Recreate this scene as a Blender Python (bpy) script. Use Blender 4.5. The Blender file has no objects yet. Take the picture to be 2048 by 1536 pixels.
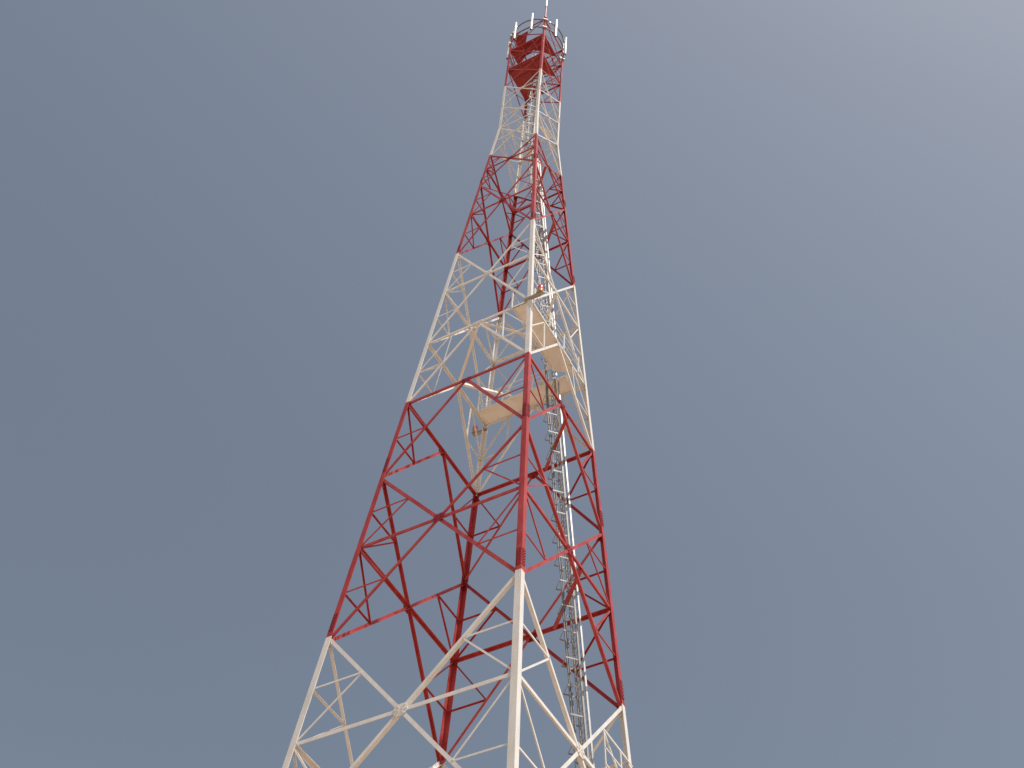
import bpy, bmesh, math, random
from mathutils import Vector, Matrix
random.seed(7)
V = Vector
C = bpy.context.scene.collection
SC = bpy.context.scene

# ------------------------------------------------------------------ camera
PITCH, ROLL, PAN = math.radians(52.789), math.radians(5.0297), math.radians(-0.493)
DIST = 33.5915                      # metres from the camera to the tower axis
TURN = math.radians(-33.41)         # how the square tower stands
ex = V((math.cos(PAN), math.sin(PAN), 0)); ey = V((-math.sin(PAN), math.cos(PAN), 0)); ez = V((0, 0, 1))
fwd = math.cos(PITCH) * ey + math.sin(PITCH) * ez
eu = -math.sin(PITCH) * ey + math.cos(PITCH) * ez
right = math.cos(ROLL) * ex + math.sin(ROLL) * eu
up = -math.sin(ROLL) * ex + math.cos(ROLL) * eu
cam_d = bpy.data.cameras.new('camera')
cam_d.sensor_width = 36; cam_d.lens = 46.097; cam_d.clip_start = .1; cam_d.clip_end = 20000
cam = bpy.data.objects.new('camera', cam_d); C.objects.link(cam)
CAM = V((0, 0, 1.6))
m = Matrix((right, up, -fwd)).transposed().to_4x4(); m.translation = CAM
cam.matrix_world = m
SC.camera = cam

# ------------------------------------------------------------------ sky, sun, exposure
SUN_EL = math.radians(62)
SUN_LOCAL = math.radians(-11)       # azimuth from the right-hand face's normal, towards the viewer
az = TURN + SUN_LOCAL               # world angle from +x, counter-clockwise
sun_dir = V((math.cos(SUN_EL) * math.cos(az), math.cos(SUN_EL) * math.sin(az), math.sin(SUN_EL)))
world = bpy.data.worlds.new('World'); SC.world = world; world.use_nodes = True
nt = world.node_tree; nt.nodes.clear()
sky = nt.nodes.new('ShaderNodeTexSky'); sky.sky_type = 'NISHITA'; sky.sun_disc = False
sky.sun_elevation = SUN_EL; sky.sun_rotation = math.pi / 2 - az
sky.air_density = 1.0; sky.dust_density = 4.0; sky.ozone_density = 1.0; sky.altitude = 300
hsv = nt.nodes.new('ShaderNodeHueSaturation'); hsv.inputs['Saturation'].default_value = .67; hsv.inputs['Hue'].default_value = .490
bg = nt.nodes.new('ShaderNodeBackground'); bg.inputs['Strength'].default_value = .113
wo = nt.nodes.new('ShaderNodeOutputWorld')
nt.links.new(sky.outputs[0], hsv.inputs['Color']); nt.links.new(hsv.outputs[0], bg.inputs[0]); nt.links.new(bg.outputs[0], wo.inputs[0])
sun_d = bpy.data.lights.new('sun', 'SUN'); sun_d.energy = 4.3; sun_d.angle = math.radians(.53); sun_d.color = (1, .965, .905)
sun = bpy.data.objects.new('sun', sun_d); C.objects.link(sun)
sun.rotation_euler = sun_dir.to_track_quat('Z', 'Y').to_euler()
SC.view_settings.view_transform = 'Standard'; SC.view_settings.look = 'None'
SC.view_settings.exposure = 0.0; SC.view_settings.gamma = 1

# ------------------------------------------------------------------ materials
def mat(name, col, col2=None, rough=.45, metal=0., scale=1.2, spec=.5, bump=0., streak=True, lo=.42, hi=.7):
    mt = bpy.data.materials.new(name); mt.use_nodes = True
    t = mt.node_tree; b = t.nodes['Principled BSDF']
    b.inputs['Roughness'].default_value = rough; b.inputs['Metallic'].default_value = metal
    b.inputs['Specular IOR Level'].default_value = spec
    b.inputs['Base Color'].default_value = (*col, 1)
    if col2:
        tc = t.nodes.new('ShaderNodeTexCoord'); mp = t.nodes.new('ShaderNodeMapping')
        mp.inputs['Scale'].default_value = (scale, scale, scale * (.35 if streak else 1))
        n = t.nodes.new('ShaderNodeTexNoise'); n.inputs['Scale'].default_value = 2.3; n.inputs['Detail'].default_value = 6; n.inputs['Roughness'].default_value = .62
        r = t.nodes.new('ShaderNodeValToRGB'); r.color_ramp.elements[0].position = lo; r.color_ramp.elements[1].position = hi
        r.color_ramp.elements[0].color = (*col, 1); r.color_ramp.elements[1].color = (*col2, 1)
        t.links.new(tc.outputs['Object'], mp.inputs[0]); t.links.new(mp.outputs[0], n.inputs[0])
        t.links.new(n.outputs[0], r.inputs[0]); t.links.new(r.outputs[0], b.inputs['Base Color'])
        rr = t.nodes.new('ShaderNodeMapRange'); rr.inputs['To Min'].default_value = max(.05, rough - .1); rr.inputs['To Max'].default_value = min(1, rough + .15)
        t.links.new(n.outputs[0], rr.inputs[0]); t.links.new(rr.outputs[0], b.inputs['Roughness'])
        if bump:
            bp = t.nodes.new('ShaderNodeBump'); bp.inputs['Strength'].default_value = bump
            t.links.new(n.outputs[0], bp.inputs['Height']); t.links.new(bp.outputs[0], b.inputs['Normal'])
    return mt
RED = mat('red_paint', (.34, .023, .023), (.44, .058, .052), .45, lo=.40, hi=.66)
WHITE = mat('white_paint', (.74, .72, .68), (.64, .61, .56), .45)
TOUCH = mat('red_touch_up_paint', (.25, .012, .014), (.32, .02, .02), .4)
PAINT = [RED, WHITE]; PLATE = [TOUCH, WHITE]
GALV = mat('galvanised_steel', (.42, .42, .41), (.28, .28, .27), .42, .35, 3)
LADW = mat('pale_ladder_paint', (.31, .295, .27), (.22, .21, .19), .5, .1, 3)
DARK = mat('black_rubber', (.03, .03, .032), (.05, .05, .05), .5)
CABLE = mat('grey_cable_jacket', (.20, .21, .22), (.12, .125, .13), .45, 0, 5)
RADOME = mat('white_radome', (.82, .82, .80), (.76, .76, .74), .35)
REDGLASS = mat('red_beacon_glass', (.55, .012, .03), (.6, .02, .04), .12, spec=.7)
AMBER = mat('amber_beacon_glass', (.55, .17, .03), (.6, .2, .04), .15, spec=.7)
RINGM = mat('dark_galvanised_pipe', (.15, .14, .125), (.10, .095, .085), .5, .2, 4)
STEEL = mat('weathered_bracket_steel', (.34, .31, .27), (.24, .21, .18), .55, .1, 4)
CONC = mat('concrete', (.36, .34, .30), (.27, .25, .22), .9, 0, 1, streak=False)
SAND = mat('sandy_soil', (.41, .29, .195), (.34, .235, .15), .95, 0, .06, bump=.3, streak=False)

# ------------------------------------------------------------------ mesh helpers
class MB:
    def __init__(self): self.v = []; self.f = []; self.mi = []; self.sm = []
    def add(self, vs, fs, mi=0, smooth=False):
        o = len(self.v); self.v += [tuple(x) for x in vs]
        self.f += [tuple(i + o for i in f) for f in fs]; self.mi += [mi] * len(fs); self.sm += [smooth] * len(fs)
        return self
    def merge(self, o):
        k = len(self.v); self.v += o.v; self.f += [tuple(i + k for i in f) for f in o.f]; self.mi += o.mi; self.sm += o.sm
    def prism(self, pts, d, mi=0):
        "pts: 3-D polygon, extruded by vector d"
        n = len(pts); vs = [V(p) for p in pts] + [V(p) + d for p in pts]
        fs = [tuple(range(n))[::-1], tuple(range(n, 2 * n))] + [(i, (i + 1) % n, n + (i + 1) % n, n + i) for i in range(n)]
        return self.add(vs, fs, mi)
    def box(self, c, x, y, z, mi=0):
        "c centre, x y z half-edge vectors"
        c = V(c); x, y, z = V(x), V(y), V(z)
        return self.prism([c - x - y - z, c + x - y - z, c + x + y - z, c - x + y - z], 2 * z, mi)
    def tube(self, p0, p1, r, n=8, mi=0, r1=None, smooth=True):
        p0, p1 = V(p0), V(p1); d = (p1 - p0).normalized()
        a = d.orthogonal().normalized(); b = d.cross(a); r1 = r if r1 is None else r1
        vs = []
        for p, q in ((p0, r), (p1, r1)):
            for i in range(n):
                t = 2 * math.pi * i / n; vs.append(p + (a * math.cos(t) + b * math.sin(t)) * q)
        self.add(vs, [(i, (i + 1) % n, n + (i + 1) % n, n + i) for i in range(n)], mi, smooth)
        return self.add(vs, [tuple(range(n))[::-1], tuple(range(n, 2 * n))], mi)
    def path(self, pts, r, n=8, mi=0, closed=False):
        pts = [V(p) for p in pts]; k = len(pts); vs = []
        for i, p in enumerate(pts):
            a = pts[(i - 1) % k] if (closed or i > 0) else p; b = pts[(i + 1) % k] if (closed or i < k - 1) else p
            d = (b - a).normalized(); u = d.cross(V((0, 0, 1)))
            if u.length < 1e-3: u = d.cross(V((1, 0, 0)))
            u.normalize(); w = u.cross(d)
            for j in range(n):
                t = 2 * math.pi * j / n; vs.append(p + (u * math.cos(t) + w * math.sin(t)) * r)
        fs = []
        for i in range(k if closed else k - 1):
            for j in range(n):
                a = i * n; b = ((i + 1) % k) * n
                fs.append((a + j, b + j, b + (j + 1) % n, a + (j + 1) % n))
        if not closed: fs += [tuple(range(n)), tuple(range((k - 1) * n, k * n))[::-1]]
        return self.add(vs, fs, mi, True)
    def angle(self, p0, p1, nrm, s, t=None, top=True, mi=0):
        "steel angle: outer flange in the face plane, second flange turned inwards"
        p0, p1 = V(p0), V(p1); t = t or max(.008, s * .1); d = (p1 - p0).normalized()
        n = V(nrm); n = (n - n.dot(d) * d).normalized(); a = n.cross(d)
        k = 1 if (a.z > 0) == top else -1
        pr = [(-s / 2, 0), (s / 2, 0), (s / 2, -s), (s / 2 - t, -s), (s / 2 - t, -t), (-s / 2, -t)]
        pts = [p0 + a * (x * k) + n * y for x, y in pr]
        if k < 0: pts.reverse()
        return self.prism(pts, p1 - p0, mi)
    def bolt(self, p, n, r=.022, h=.05, mi=0):
        p = V(p); return self.tube(p, p + V(n).normalized() * h, r, 6, mi, smooth=False)
    def link(self, name, mats, parent=None):
        me = bpy.data.meshes.new(name)
        me.from_pydata(self.v, [], self.f)
        for q in (mats if isinstance(mats, list) else [mats]): me.materials.append(q)
        me.polygons.foreach_set('material_index', self.mi); me.polygons.foreach_set('use_smooth', self.sm)
        bm = bmesh.new(); bm.from_mesh(me); bmesh.ops.recalc_face_normals(bm, faces=bm.faces); bm.to_mesh(me); bm.free()
        o = bpy.data.objects.new(name, me); C.objects.link(o)
        if parent: o.parent = parent
        return o

def thing(name, label, cat, loc, rz=0., group=None):
    o = bpy.data.objects.new(name, None); C.objects.link(o)
    o.location = loc; o.rotation_euler = (0, 0, rz); tag(o, label, cat, group); return o
def tag(o, label, cat, group=None):
    o['label'] = label; o['category'] = cat
    if group: o['group'] = group
    return o

ROT = Matrix.Rotation(TURN, 3, 'Z')
def to_world(p): return ROT @ V(p) + V((0, DIST, 0))
def on_screen(p):
    q = to_world(p) - CAM; d = q.dot(fwd)
    return (q.dot(right) / d, q.dot(up) / d, d)
def size_on_screen(p0, p1, w):
    "rough projected area of a bar inside the frame"
    tot = 0; last = None
    for i in range(9):
        x, y, d = on_screen(V(p0).lerp(V(p1), i / 8))
        ok = abs(x) < .39 and abs(y) < .293
        if last and ok: tot += math.hypot(x - last[0], y - last[1]) * w / d
        last = (x, y)
    return tot

# ------------------------------------------------------------------ the tower's outline
Z0 = 20.74; Z1 = 30.07; ZB = 38.25; Z2 = 42.82; ZC = 47.13; Z3 = 54.81; ZD = 61.89; Z4 = 65.44
ZK = 68.95; ZL = 71.72; Z5 = 74.5; Z6 = 77.0; Z7 = 79.9; Z8 = 82.3
def H(z):                          # half the side of the tower at height z
    return 1.186 if z > ZK else 1.186 + (ZK - z) * .06044
def interp(z, xs, ys):
    if z <= xs[0]: return ys[0]
    for i in range(1, len(xs)):
        if z <= xs[i]: return ys[i - 1] + (ys[i] - ys[i - 1]) * (z - xs[i - 1]) / (xs[i] - xs[i - 1])
    return ys[-1]
def is_white(z):
    return 1 if (z < Z1 and z > 14.5) or (42.9 < z < Z3) or (Z4 < z < Z5) else 0
FACES = [((-1, -1), (1, -1), (0, -1)), ((1, -1), (1, 1), (1, 0)), ((1, 1), (-1, 1), (0, 1)), ((-1, 1), (-1, -1), (-1, 0))]
OFF = .03
def fp(f, s, z, off=OFF):
    "point on face f, s from -1 (first corner) to 1, at height z"
    a, b, n = FACES[f]; h = H(z)
    x = (a[0] * (1 - s) + b[0] * (1 + s)) / 2 * h + n[0] * off; y = (a[1] * (1 - s) + b[1] * (1 + s)) / 2 * h + n[1] * off
    return V((x, y, z))
def fn(f): return V((*FACES[f][2], .06)).normalized()
def sz_main(z): return interp(z, [0, 30, 43, 55, 65, 70, 75, 82], [.135, .118, .102, .085, .066, .047, .047, .046])
def sz_sec(z): return interp(z, [0, 30, 43, 55, 65, 82], [.068, .062, .053, .047, .041, .038])

tower = thing('lattice_tower', 'tall red and white banded steel lattice tower with four legs, ladder and walkways', 'tower', (0, DIST, 0), TURN)
BARS = {}
def put(kind, mb, p0, p1, w): BARS.setdefault(kind, []).append((size_on_screen(p0, p1, w), mb))
def bar(kind, f, p0, p1, s, top=True, sh=0., white=None):
    n = fn(f); p0 = V(p0) - n * sh; p1 = V(p1) - n * sh; d = (p1 - p0).normalized()
    mb = MB(); w = is_white((p0.z + p1.z) / 2) if white is None else white
    mb.angle(p0, p1, n, s, top=top, mi=w)
    # one or two bolts at each end
    for p, k in ((p0, 1), (p1, -1)):
        for i in ((.07, .17) if s > .07 else (.05,)):
            mb.bolt(p + d * (i * k) + n * .001, n, .018 if s > .07 else .014, .03, w)
    put(kind, mb, p0, p1, s)
def hull(pts):
    pts = sorted(set(pts)); 
    def half(ps):
        o = []
        for p in ps:
            while len(o) > 1 and (o[-1][0] - o[-2][0]) * (p[1] - o[-2][1]) - (o[-1][1] - o[-2][1]) * (p[0] - o[-2][0]) <= 0: o.pop()
            o.append(p)
        return o
    a, b = half(pts), half(pts[::-1]); return a[:-1] + b[:-1]
def gusset(f, p, dirs, L, w, white, sh, bolts=True):
    "plate behind a node, reaching along the members that meet there"
    n = fn(f); p = V(p) - n * sh; u = V((*FACES[f][1], 0)) - V((*FACES[f][0], 0)); u.normalize(); q = n.cross(u).normalized()
    pts = []
    for d in dirs:
        d = V(d); d = (d - d.dot(n) * n).normalized(); c = d.cross(n)
        for k in (-1, 1):
            for l in (0, L):
                r = d * l + c * k * w; pts.append((round(r.dot(u), 4), round(r.dot(q), 4)))
    hp = hull(pts); mb = MB()
    mb.prism([p + u * x + q * y for x, y in hp], -n * .014, white)
    if bolts:
        for d in dirs:
            d = V(d); d = (d - d.dot(n) * n).normalized()
            for l in (.35, .6, .85): mb.bolt(p + d * (L * l) + n * (sh + .004), n, .02, .035, white)
    put('gusset_plate', mb, p - u * L, p + u * L, L)

def x_panel(za, zb, mid=True, sec=True, drop=0.):
    zb -= drop; ha, hb = H(za), H(zb); zc = za + (zb - za) * ha / (ha + hb); s = sz_main((za + zb) / 2); r = sz_sec((za + zb) / 2)
    w = is_white((za + zb) / 2)
    for f in range(4):
        a0, b0, a1, b1 = fp(f, -1, za), fp(f, 1, za), fp(f, -1, zb), fp(f, 1, zb); c = fp(f, 0, zc)
        bar('diagonal_brace', f, a0, b1, s, top=not (Z0 - 1 < za < Z1 - 1)); bar('diagonal_brace', f, b0, a1, s, sh=s * .1 + .004, top=False)
        L = s * 2.4
        if mid:
            for k in (-1, 1):
                e = fp(f, k, zc); bar('horizontal_brace', f, c, e, s * (1.12 if sec else .8), sh=.002)
            gusset(f, c, [b1 - c, a1 - c, a0 - c, b0 - c, V(FACES[f][1] + (0,)) - V(FACES[f][0] + (0,)), V(FACES[f][0] + (0,)) - V(FACES[f][1] + (0,))], L * .85, s * .5, w, -.018)
        else:
            gusset(f, c, [b1 - c, a1 - c, a0 - c, b0 - c], L * .5, s * .5, w, .02, False)
        for k, p0, p1 in ((-1, a0, a1), (1, b0, b1)):
            gusset(f, p0, [c - p0, p1 - p0], L * 1.25, s * .55, w, .026, False); gusset(f, p1, [c - p1, p0 - p1], L * 1.25, s * .55, w, .026, False)
            if sec:
                e = fp(f, k, zc)
                for p in (p0, p1):
                    mm = p.lerp(c, .5); qq = fp(f, k, mm.z)
                    bar('secondary_brace', f, mm, qq, r, sh=.012); bar('secondary_brace', f, mm, e, r, sh=.012)
    return zc
def v_panel(za, zb, kind):
    s = sz_main((za + zb) / 2); r = sz_sec((za + zb) / 2); w = is_white((za + zb) / 2)
    for f in range(4):
        c = fp(f, 0, zb); gl = []
        for k in (-1, 1):
            p, e = fp(f, k, za), fp(f, k, zb)
            bar('diagonal_brace', f, p, c, s, top=k < 0); bar('horizontal_brace', f, c, e, s * 1.15, sh=.002)
            mm = p.lerp(c, .5); qq = fp(f, k, mm.z)
            bar('secondary_brace', f, mm, qq, r, sh=.012)
            if kind == 1: bar('secondary_brace', f, mm, e, r * 1.1, sh=.012)
            else:
                hh = fp(f, k * .5, zb); bar('secondary_brace', f, mm, hh, r, sh=.012); bar('secondary_brace', f, hh, qq, r, sh=.014)
            gl += [p - c, e - c]; gusset(f, p, [c - p, e - p], s * 2.8, s * .55, w, .026, False); gusset(f, e, [c - e, p - e], s * 2.2, s * .55, w, .026, False)
        gusset(f, c, gl, s * 2.1, s * .5, w, -.018)
mids = [x_panel(0.25, 10.3), x_panel(10.3, Z0), x_panel(Z0, Z1), x_panel(Z1 - .16, ZB, drop=.14)]
v_panel(ZB, Z2, 1); v_panel(Z2, ZC, 2)
mids += [x_panel(ZC, Z3), x_panel(Z3, ZD), x_panel(ZD, Z4)]
for a, b in ((Z4, ZK), (ZK, ZL), (ZL, Z5), (Z5, Z6), (Z6, Z7), (Z7, Z8)): x_panel(a, b, a < Z5 or a == Z6, False)
for z in (ZK, Z6, Z7, Z8):
    for f in range(4): bar('horizontal_brace', f, fp(f, -1, z), fp(f, 1, z), .045 if z == ZK else .075, sh=.004)

# plan bracing: the diamond of the walkway level and the corner braces that carry the ladder
def plan_bar(p0, p1, s, white, kind='plan_brace'):
    mb = MB(); mb.angle(p0, p1, (0, 0, -1), s, mi=white); put(kind, mb, p0, p1, s)
zz = ZC + .12
for f in range(4): plan_bar(fp(f, 0, zz, -.06), fp((f + 1) % 4, 0, zz, -.06), .12, 1)
for z, dd in ((mids[2], 1.58), (mids[3], 1.62), (Z2, 1.54), (mids[4], 1.55), (mids[5], 1.0), (63.4, 1.35)):
    t = 2 * H(z) - dd * math.sqrt(2); h = H(z)
    for zo in (0.,):
        plan_bar((h - .02, t - h, z - .06), (t - h, h - .02, z - .06), .12, is_white(z - .1))

# legs: heavy angles, banded paint, splices with bolts
cuts = [0, 14.5, Z1, 42.88, Z3, Z4, ZK, Z5, 82.6]
splices = [10.6, 21.1, Z1 + .25, ZB + .25, Z3 + .3, ZD + .3, ZL]
legs = []
for sx, sy in ((-1, -1), (1, -1), (1, 1), (-1, 1)):
    mb = MB()
    def ring(z):
        F = interp(z, [0, 25, 43, 55, 65, 83], [.25, .228, .19, .165, .15, .12]); t = .022; h = H(z) + .062
        pr = [(0, 0), (-F, 0), (-F, -t), (-t, -t), (-t, -F), (0, -F)]
        return [V((sx * (h + x), sy * (h + y), z)) for x, y in pr]
    for a, b in zip(cuts[:-1], cuts[1:]):
        A, B = ring(a), ring(b); vs = A + B
        mb.add(vs, [(i, (i + 1) % 6, 6 + (i + 1) % 6, 6 + i) for i in range(6)] + [tuple(range(6)), tuple(range(6, 12))], is_white((a + b) / 2))
    lg = mb.link('leg', PAINT, tower); legs.append(lg)
    for z in splices:
        sp = MB(); F = interp(z, [0, 25, 43, 55, 65, 83], [.25, .228, .19, .165, .15, .12]); L = .78 if z < 55 else .5; w = is_white(z + .1)
        for ax in (0, 1):
            n = V((sx, 0, 0)) if ax == 0 else V((0, sy, 0)); u = V((0, -sy, 0)) if ax == 0 else V((-sx, 0, 0))
            def cn(zq, o): h = H(zq) + .062; return V((sx * h, sy * h, zq)) + n * o
            a, b = cn(z, .001), cn(z + L, .001); e = .025
            sp.prism([a + u * e, a + u * (F - e), b + u * (F - e), b + u * e], n * .014, w)
            for i in range(6 if L > .6 else 4):
                q = a.lerp(b, (i + .5) / (6 if L > .6 else 4)) + n * .013
                for o in (.27, .73): sp.bolt(q + u * (F * o), n, .017, .034, w)
        # cover angle inside the leg
        sp.link('splice_plate', PLATE, lg)
    # step bolts' clips at the quarter points, small but visible along the edge
    ft = MB(); h = H(0) + .0
    ft.prism([V((sx * h + i * .75, sy * h + j * .75, -.3)) for i, j in ((-1, -1), (1, -1), (1, 1), (-1, 1))], V((0, 0, .75)))
    ft.link('footing', CONC, tower)

LIMIT = 100
for kind, lst in BARS.items():
    lst.sort(key=lambda t: -t[0])
    for a, mb in lst[:LIMIT]: mb.link(kind, PLATE if kind == 'gusset_plate' else PAINT, tower)
    if len(lst) > LIMIT:
        rest = MB()
        for a, mb in lst[LIMIT:]: rest.merge(mb)
        o = rest.link(kind, PLATE if kind == 'gusset_plate' else PAINT, tower); o['kind'] = 'stuff'

# ------------------------------------------------------------------ walkways
def part_empty(name, parent):
    o = bpy.data.objects.new(name, None); C.objects.link(o); o.parent = parent; return o
def plate(mb, poly, z, t=.03, mi=0): mb.prism([V((x, y, z)) for x, y in poly], V((0, 0, t)), mi)
zd = ZC + .02
def railing(parent, pts, z, hgt=1.08, m=WHITE, mids_=3, skip=()):
    for i, (x, y) in enumerate(pts):
        p = MB(); p.box((x, y, z + hgt / 2), (.028, 0, 0), (0, .028, 0), (0, 0, hgt / 2)); p.link('guard_post', m, parent)
    for k in range(mids_):
        zz_ = z + hgt - .03 - k * .34
        r = MB()
        r.path([(x, y, zz_) for x, y in pts], .019 if k == 0 else .013, 6); r.link('handrail' if k == 0 else 'guard_rail', m, parent)
# along the back face
w1 = part_empty('walkway', tower)
hh = H(ZC)
mb = MB()
x = -hh + .12
for xa, xb in ((-hh + .1, 2.0),):
    plate(mb, [(xa, hh - .86), (xb, hh - .86), (xb, hh - .02), (xa, hh - .02)], zd)
mb.link('deck', WHITE, w1)
mb = MB()
for yy in (hh - .875, hh - .005): mb.box((-.2, yy, zd - .012), (2.24, 0, 0), (0, .012, 0), (0, 0, .05))
for xx in (1.97,): mb.box((xx, hh - .44, zd - .04), (.02, 0, 0), (0, .42, 0), (0, 0, .035))
mb.link('edge_beam', WHITE, w1)
railing(w1, [(-hh + .12, hh - .88), (-.85, hh - .88), (.35, hh - .88), (1.35, hh - .88)], zd)
# along the right-hand face
w2 = part_empty('walkway', tower)
mb = MB()
for ya, yb in ((-hh - .02, .995),):
    plate(mb, [(hh - .84, ya), (hh + .03, ya), (hh + .03, yb), (hh - .84, yb)], zd)
plate(mb, [(hh - .84, .995), (hh + .03, .995), (hh - .18, 1.62), (hh - .86, 1.18)], zd)
mb.link('deck', WHITE, w2)
mb = MB()
for xx in (hh - .855, hh + .045): mb.box((xx, -.75, zd - .012), (.012, 0, 0), (0, 1.78, 0), (0, 0, .05))
for yy in (-2.45,): mb.box((hh - .40, yy, zd - .04), (.41, 0, 0), (0, .02, 0), (0, 0, .035))
mb.link('edge_beam', WHITE, w2)
railing(w2, [(hh + .07, -2.3), (hh + .07, -.95), (hh + .07, .35), (hh + .07, 1.7)], zd)
railing(w2, [(hh - .88, -hh - .02), (hh - .88, -1.3), (hh - .88, 0.), (hh - .88, 1.0)], zd)
# railing of the small walkway just under the frame, beside the right-hand leg
w3 = part_empty('walkway', tower); zr = 26.0; hr = H(zr)
mb = MB(); plate(mb, [(hr - .75, 1.4), (hr + .1, 1.4), (hr + .1, hr - .1), (hr - .75, hr - .1)], zr - .06); mb.link('deck', WHITE, w3)
for y in (1.64, 2.80):
    p = MB(); p.angle((H(zr) + .10, y, zr - .06), (H(zr + 1.7) + .12, y, zr + 1.72), (1, 0, 0), .06); p.link('guard_post', WHITE, w3)
for k in range(3):
    zq = zr + 1.67 - k * .66; r_ = MB(); r_.angle((H(zq) + .13, 1.62, zq), (H(zq) + .13, H(zq) - .02, zq), (1, 0, 0), .04); r_.link('guard_rail', WHITE, w3)
# the red working decks at the top
def top_deck(polys, z, m=TOUCH, name='working_deck'):
    p = part_empty(name, tower); mb = MB()
    for poly in polys: plate(mb, poly, z, .02)
    mb.link('deck', m, p); return p
g = .012
d1 = top_deck([[(-1.17, -1.17), (-.42, -1.17), (-.42, 1.17), (-1.17, 1.17)],
               [(-.42 + g, -1.17), (.45, -1.17), (.45, .03), (-.42 + g, .03)],
               [(.45 + g, -1.17), (1.17, -1.17), (1.17, .6), (.6, .03), (.45 + g, .03)],
               [(-.42 + g, .48), (-.2, .5), (.02, .8), (.02, 1.17), (-.42 + g, 1.17)]], Z6 + .02)
d2 = top_deck([[(-1.17, -1.17), (-.45, -1.17), (-.45, -.41), (-1.17, -.12)],
               [(-.45 + g, -1.17), (.35, -1.17), (.35, -.32), (.13, -.53), (-.45 + g, -.41)],
               [(.35 + g, -1.17), (1.17, -1.17), (1.17, .46), (1.02, .42), (.9, .25), (.65, -.03), (.35 + g, -.31)]], Z7 + .04)
d3 = top_deck([[(-.90, -1.17), (-.03, -1.15), (-.47, -.64), (-.8, -.25), (-1.15, -.25), (-1.15, -.72)]], 81.8)
for p, z, xs in ((d1, Z6 + .02, (-.8, .1, .8)), (d2, Z7 + .04, (-.8, .0, .8))):
    mb = MB()
    for yy in (-.95, -.45): mb.box((0, yy, z - .03), (1.1, 0, 0), (0, .02, 0), (0, 0, .028))
    mb.link('edge_beam', TOUCH, p)
top_deck([[(.83, -.38), (1.15, -.12), (1.16, .65), (.93, .52)]], 68.75, WHITE, 'rest_platform')
top_deck([[(.03, -.5), (.73, -.77), (.63, -.5), (.45, -.42)]], 65.5, WHITE, 'rest_platform')
# guard rails on top
for f, k in ((3, .0), (2, .0)):
    r = MB()
    for zq in (Z6 + .55, Z6 + 1.05, Z7 + .55, Z7 + 1.05): r.tube(fp(f, -1, zq, -.02), fp(f, 1, zq, -.02), .014, 6)
    r.link('guard_rail', RED, d1 if f == 3 else d2)

# ------------------------------------------------------------------ ladders with rectangular cage hoops
DG = V((1, 1, 0)).normalized()      # from the axis to the right-hand leg
DN = V((1, -1, 0)).normalized()     # along the rungs
def lad(z, dd, off):
    return DG * (H(z) * math.sqrt(2) - dd) + DN * off + V((0, 0, z))
LW = .23
def ladder(za, zb, off, dd=1.52, hoops=True):
    e = part_empty('ladder', tower); e['label'] = 'pale caged climbing ladder section' if hoops else 'pale open ladder section at the foot'
    ra = lad(za, dd, off); rb = lad(zb, dd, off); kink = ZK if za < ZK < zb else None
    for k in (-1, 1):
        mb = MB(); pts = [ra] + ([lad(ZK, dd, off)] if kink else []) + [rb]
        for a, b in zip(pts[:-1], pts[1:]):
            mb.angle(a + DN * LW * k, b + DN * LW * k, -DG, .09, .008)
        mb.link('rail', LADW, e)
    rungs = []; z = za + .2
    while z < zb - .1:
        p = lad(z, dd, off); rungs.append(MB().tube(p - DN * (LW - .004), p + DN * (LW - .004), .016, 6)); z += .29
    for mb in rungs[:100]: mb.link('rung', GALV, e)
    if len(rungs) > 100:
        r = MB()
        for mb in rungs[100:]: r.merge(mb)
        r.link('rung', GALV, e)['kind'] = 'stuff'
    z = za + 1.2; D = .45
    while hoops and z < zb - .3:
        mb = MB(); p = lad(z, dd, off)
        for k in (-1, 1):
            a = p + DN * (LW + .02) * k; b = a - DG * D
            mb.box((a + b) / 2, DG * (D / 2), DN * .006, V((0, 0, .03)))
        c = p - DG * D
        mb.box(c, DG * .005, DN * (LW + .02), V((0, 0, .026)))
        mb.link('cage_hoop', LADW, e); z += 1.17
    # back plates that tie the ladder to the corner braces
    for zq in [q for q in mids + [Z2] if za < q < zb]:
        mb = MB(); p = lad(zq, dd, off); mb.box(p - DG * .07 - V((0, 0, .02)), DG * .06, DN * (LW + .05), V((0, 0, .022)))
        mb.link('bracket', LADW, e)
    return e
ladder(22., 46.9, .02)
# a flat cable tray behind the ladder
def tray(za, zb, off, dd=1.36):
    e = part_empty('cable_tray', tower); pts = [lad(za, dd, off), lad(zb, dd, off)]
    if za < ZK < zb: pts.insert(1, lad(ZK, dd, off))
    for k in (-1, 1):
        mb = MB()
        for a, b in zip(pts[:-1], pts[1:]): mb.angle(a + DN * .2 * k, b + DN * .2 * k, -DG, .06, .006)
        mb.link('rail', GALV, e)
    z = za + .3; n = 0
    while z < zb - .1:
        p = lad(z, dd - .02, off); mb = MB(); mb.box(p, DN * .195, DG * .006, V((0, 0, .018))); mb.link('cross_bar', GALV, e); z += .42
tray(22., 46.6, .05); tray(ZC + .3, 66., .12, 1.3)
ladder(1.5, 21.9, .02, hoops=False)
ladder(ZC + .02, 66.0, .14, 1.46)
ladder(65.4, 81.2, .0, 1.48)

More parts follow.
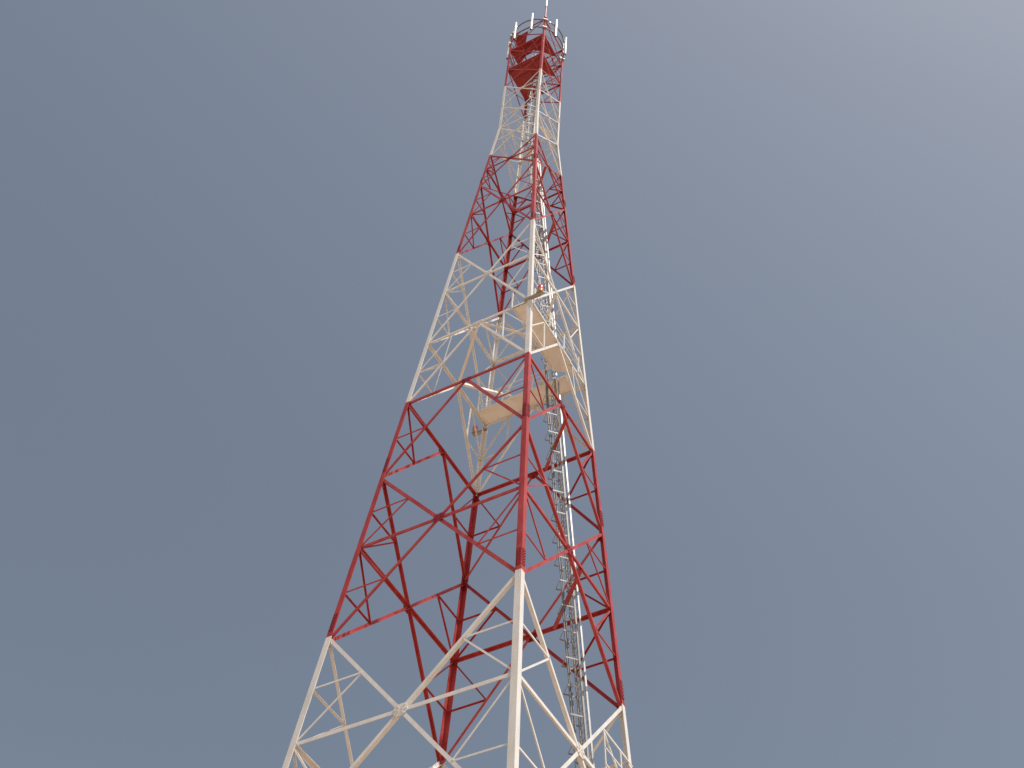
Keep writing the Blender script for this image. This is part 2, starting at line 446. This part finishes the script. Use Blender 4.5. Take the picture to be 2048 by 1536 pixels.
# ------------------------------------------------------------------ antenna ring and mast pole
mount = part_empty('antenna_mount', tower)
RR = 1.71
for z in (82.0, 80.75):
    mb = MB(); mb.path([(RR * math.cos(t), RR * math.sin(t), z) for t in [2 * math.pi * i / 64 for i in range(64)]], .036, 8, closed=True)
    mb.link('mounting_ring', RINGM, mount)
for z in (82.0, 80.75):
    for sx, sy in ((-1, -1), (1, -1), (1, 1), (-1, 1)):
        c = V((sx, sy, 0)).normalized(); t = V((-sy, sx, 0)).normalized(); mb = MB()
        mb.box(c * (RR + .03) + V((0, 0, z)), c * .09, t * .15, V((0, 0, .055))); mb.link('clamp', GALV, mount)
for i in range(8):
    a = i * math.pi / 4 + .2; mb = MB(); c = V((math.cos(a), math.sin(a), 0))
    mb.box(c * RR + V((0, 0, 81.95)), c * .05, V((-c.y, c.x, 0)) * .03, V((0, 0, .1))); mb.link('clamp', GALV, mount)
hN = H(80) + .02
mb = MB(); mb.tube((hN, -hN, 82.5), (hN, -hN, 84.1), .05, 10); mb.tube((hN, -hN, 82.45), (hN, -hN, 82.6), .09, 10)
mb.link('mast_pole', RED, tower)
wa = thing('whip_antenna', 'white rod antenna standing on the pole at the very top of the tower', 'antenna', to_world((hN, -hN, 84.1)), TURN)
mb = MB(); mb.tube((0, 0, 0), (0, 0, .3), .05, 10); mb.link('base_clamp', DARK, wa)
mb = MB(); mb.tube((0, 0, .3), (0, 0, 3.2), .065, 12, r1=.05); mb.link('rod', RADOME, wa)

def panel_antenna(x, y, label, zc=81.5, L=2.62):
    a = math.atan2(y, x)
    t = thing('panel_antenna', label, 'antenna', to_world((x, y, zc - L / 2)), TURN + a, 'panel antennas around the tower top')
    # radome: rounded slab, faces outwards (+x)
    mb = MB(); pr = [(-.04, -.065), (.025, -.065), (.05, -.042), (.058, 0), (.05, .042), (.025, .065), (-.04, .065)]
    mb.prism([V((px, py, .06)) for px, py in pr], V((0, 0, L - .06))); mb.link('radome', RADOME, t)
    mb = MB(); mb.prism([V((px * .96, py * .96, 0)) for px, py in pr], V((0, 0, .06)))
    mb.tube((0, .025, -.1), (0, .025, 0), .014, 6); mb.tube((0, -.025, -.1), (0, -.025, 0), .014, 6); mb.link('end_cap', DARK, t)
    r = math.hypot(x, y) - RR
    mb = MB()
    mb.tube((-r + .0, 0, .3), (-r, 0, L - .35), .03, 8); mb.link('mounting_pipe', GALV, t)
    mb = MB()
    for z in (.55, L - .75): mb.box((-r / 2 - .02, 0, z), (r / 2, 0, 0), (0, .03, 0), (0, 0, .03))
    mb.link('bracket', GALV, t)
for (x, y), lab in (((-.66, -1.70), 'white panel antenna on the ring second from the left'),
                    ((.54, -1.68), 'white panel antenna on the ring just left of the mast pole, highest in the picture'),
                    ((1.64, -.61), 'white panel antenna on the ring just right of the mast pole'),
                    ((1.71, .68), 'white panel antenna furthest right on the ring'),
                    ((-1.75, -.79), 'white panel antenna furthest left on the ring, low against the sky')):
    k = 1.84 / math.hypot(x, y); panel_antenna(x * k, y * k, lab, 81.35)

# ------------------------------------------------------------------ warning beacons
def beacon(p, arm, label, big=1.):
    t = thing('warning_beacon', label, 'beacon light', to_world(p), TURN)
    arm = V(arm); s = V((0, 1, 0))
    mb = MB(); mb.box(-arm / 2 + V((0, 0, -.063)), arm / 2 + arm.normalized() * .08, V((0, .075, 0)), V((0, 0, .05))); mb.box((0, 0, .0), (.12, 0, 0), (0, .12, 0), (0, 0, .012))
    mb.link('arm', STEEL, t)
    def lathe(prof, n=16):
        mb = MB(); vs = []
        for r, z in prof:
            for i in range(n): vs.append((r * math.cos(2 * math.pi * i / n), r * math.sin(2 * math.pi * i / n), z))
        fs = [(a * n + i, a * n + (i + 1) % n, (a + 1) * n + (i + 1) % n, (a + 1) * n + i) for a in range(len(prof) - 1) for i in range(n)]
        mb.add(vs, fs, 0, True); mb.add(vs[:n], [tuple(range(n))[::-1]]); mb.add(vs[-n:], [tuple(range(n))]); return mb
    lathe([(.115, 0), (.13, .03), (.13, .22), (.12, .24)]).link('amber_lens', AMBER, t)
    lathe([(.135, .241), (.135, .27)]).link('collar', STEEL, t)
    lathe([(.12, .271), (.125, .32), (.125, .42), (.115, .49), (.08, .54), (.03, .565)]).link('red_dome', REDGLASS, t)
    return t
beacon((hh + .50, -hh - .07, 47.22), (.66, 0, 0), 'red and amber warning beacon on an arm beside the front leg above the beige walkway')
beacon((-hh - .55, hh + .05, 46.95), (-.55, 0, 0), 'red and amber warning beacon under the left end of the back walkway')

# ------------------------------------------------------------------ feeder cables up the ladder cage
for k, r in ((0, .034), (1, .03)):
    mb = MB(); pts = []
    z = 1.
    while z < 80.5:
        o = .02 if z < 46.5 else .16
        pts.append(lad(z, 1.77 + k * .07 + .012 * math.sin(z * 1.7 + k * 2), o + .0 + .015 * math.sin(z * .9 + k))); z += .9
    mb.path([to_world(p) for p in pts], r, 8)
    o = mb.link('feeder_cable', CABLE); tag(o, 'dark grey feeder cable running up along the ladder cage', 'cable', 'feeder cables along the ladder')

# ------------------------------------------------------------------ ground
mb = MB(); N = 48; vs = [(0, DIST, 0)]; fs = []
rad = [6, 14, 30, 70, 200, 600, 2000, 7000]
for q, r in enumerate(rad):
    for i in range(N):
        t = 2 * math.pi * i / N; z = 0 if r < 20 else math.sin(3 * t + q) * min(6, r * .002)
        vs.append((r * math.cos(t), DIST + r * math.sin(t), z))
for i in range(N): fs.append((0, 1 + i, 1 + (i + 1) % N))
for q in range(len(rad) - 1):
    for i in range(N):
        a = 1 + q * N; b = a + N; fs.append((a + i, b + i, b + (i + 1) % N, a + (i + 1) % N))
mb.add(vs, fs, 0, True); o = mb.link('ground', SAND); o['kind'] = 'structure'
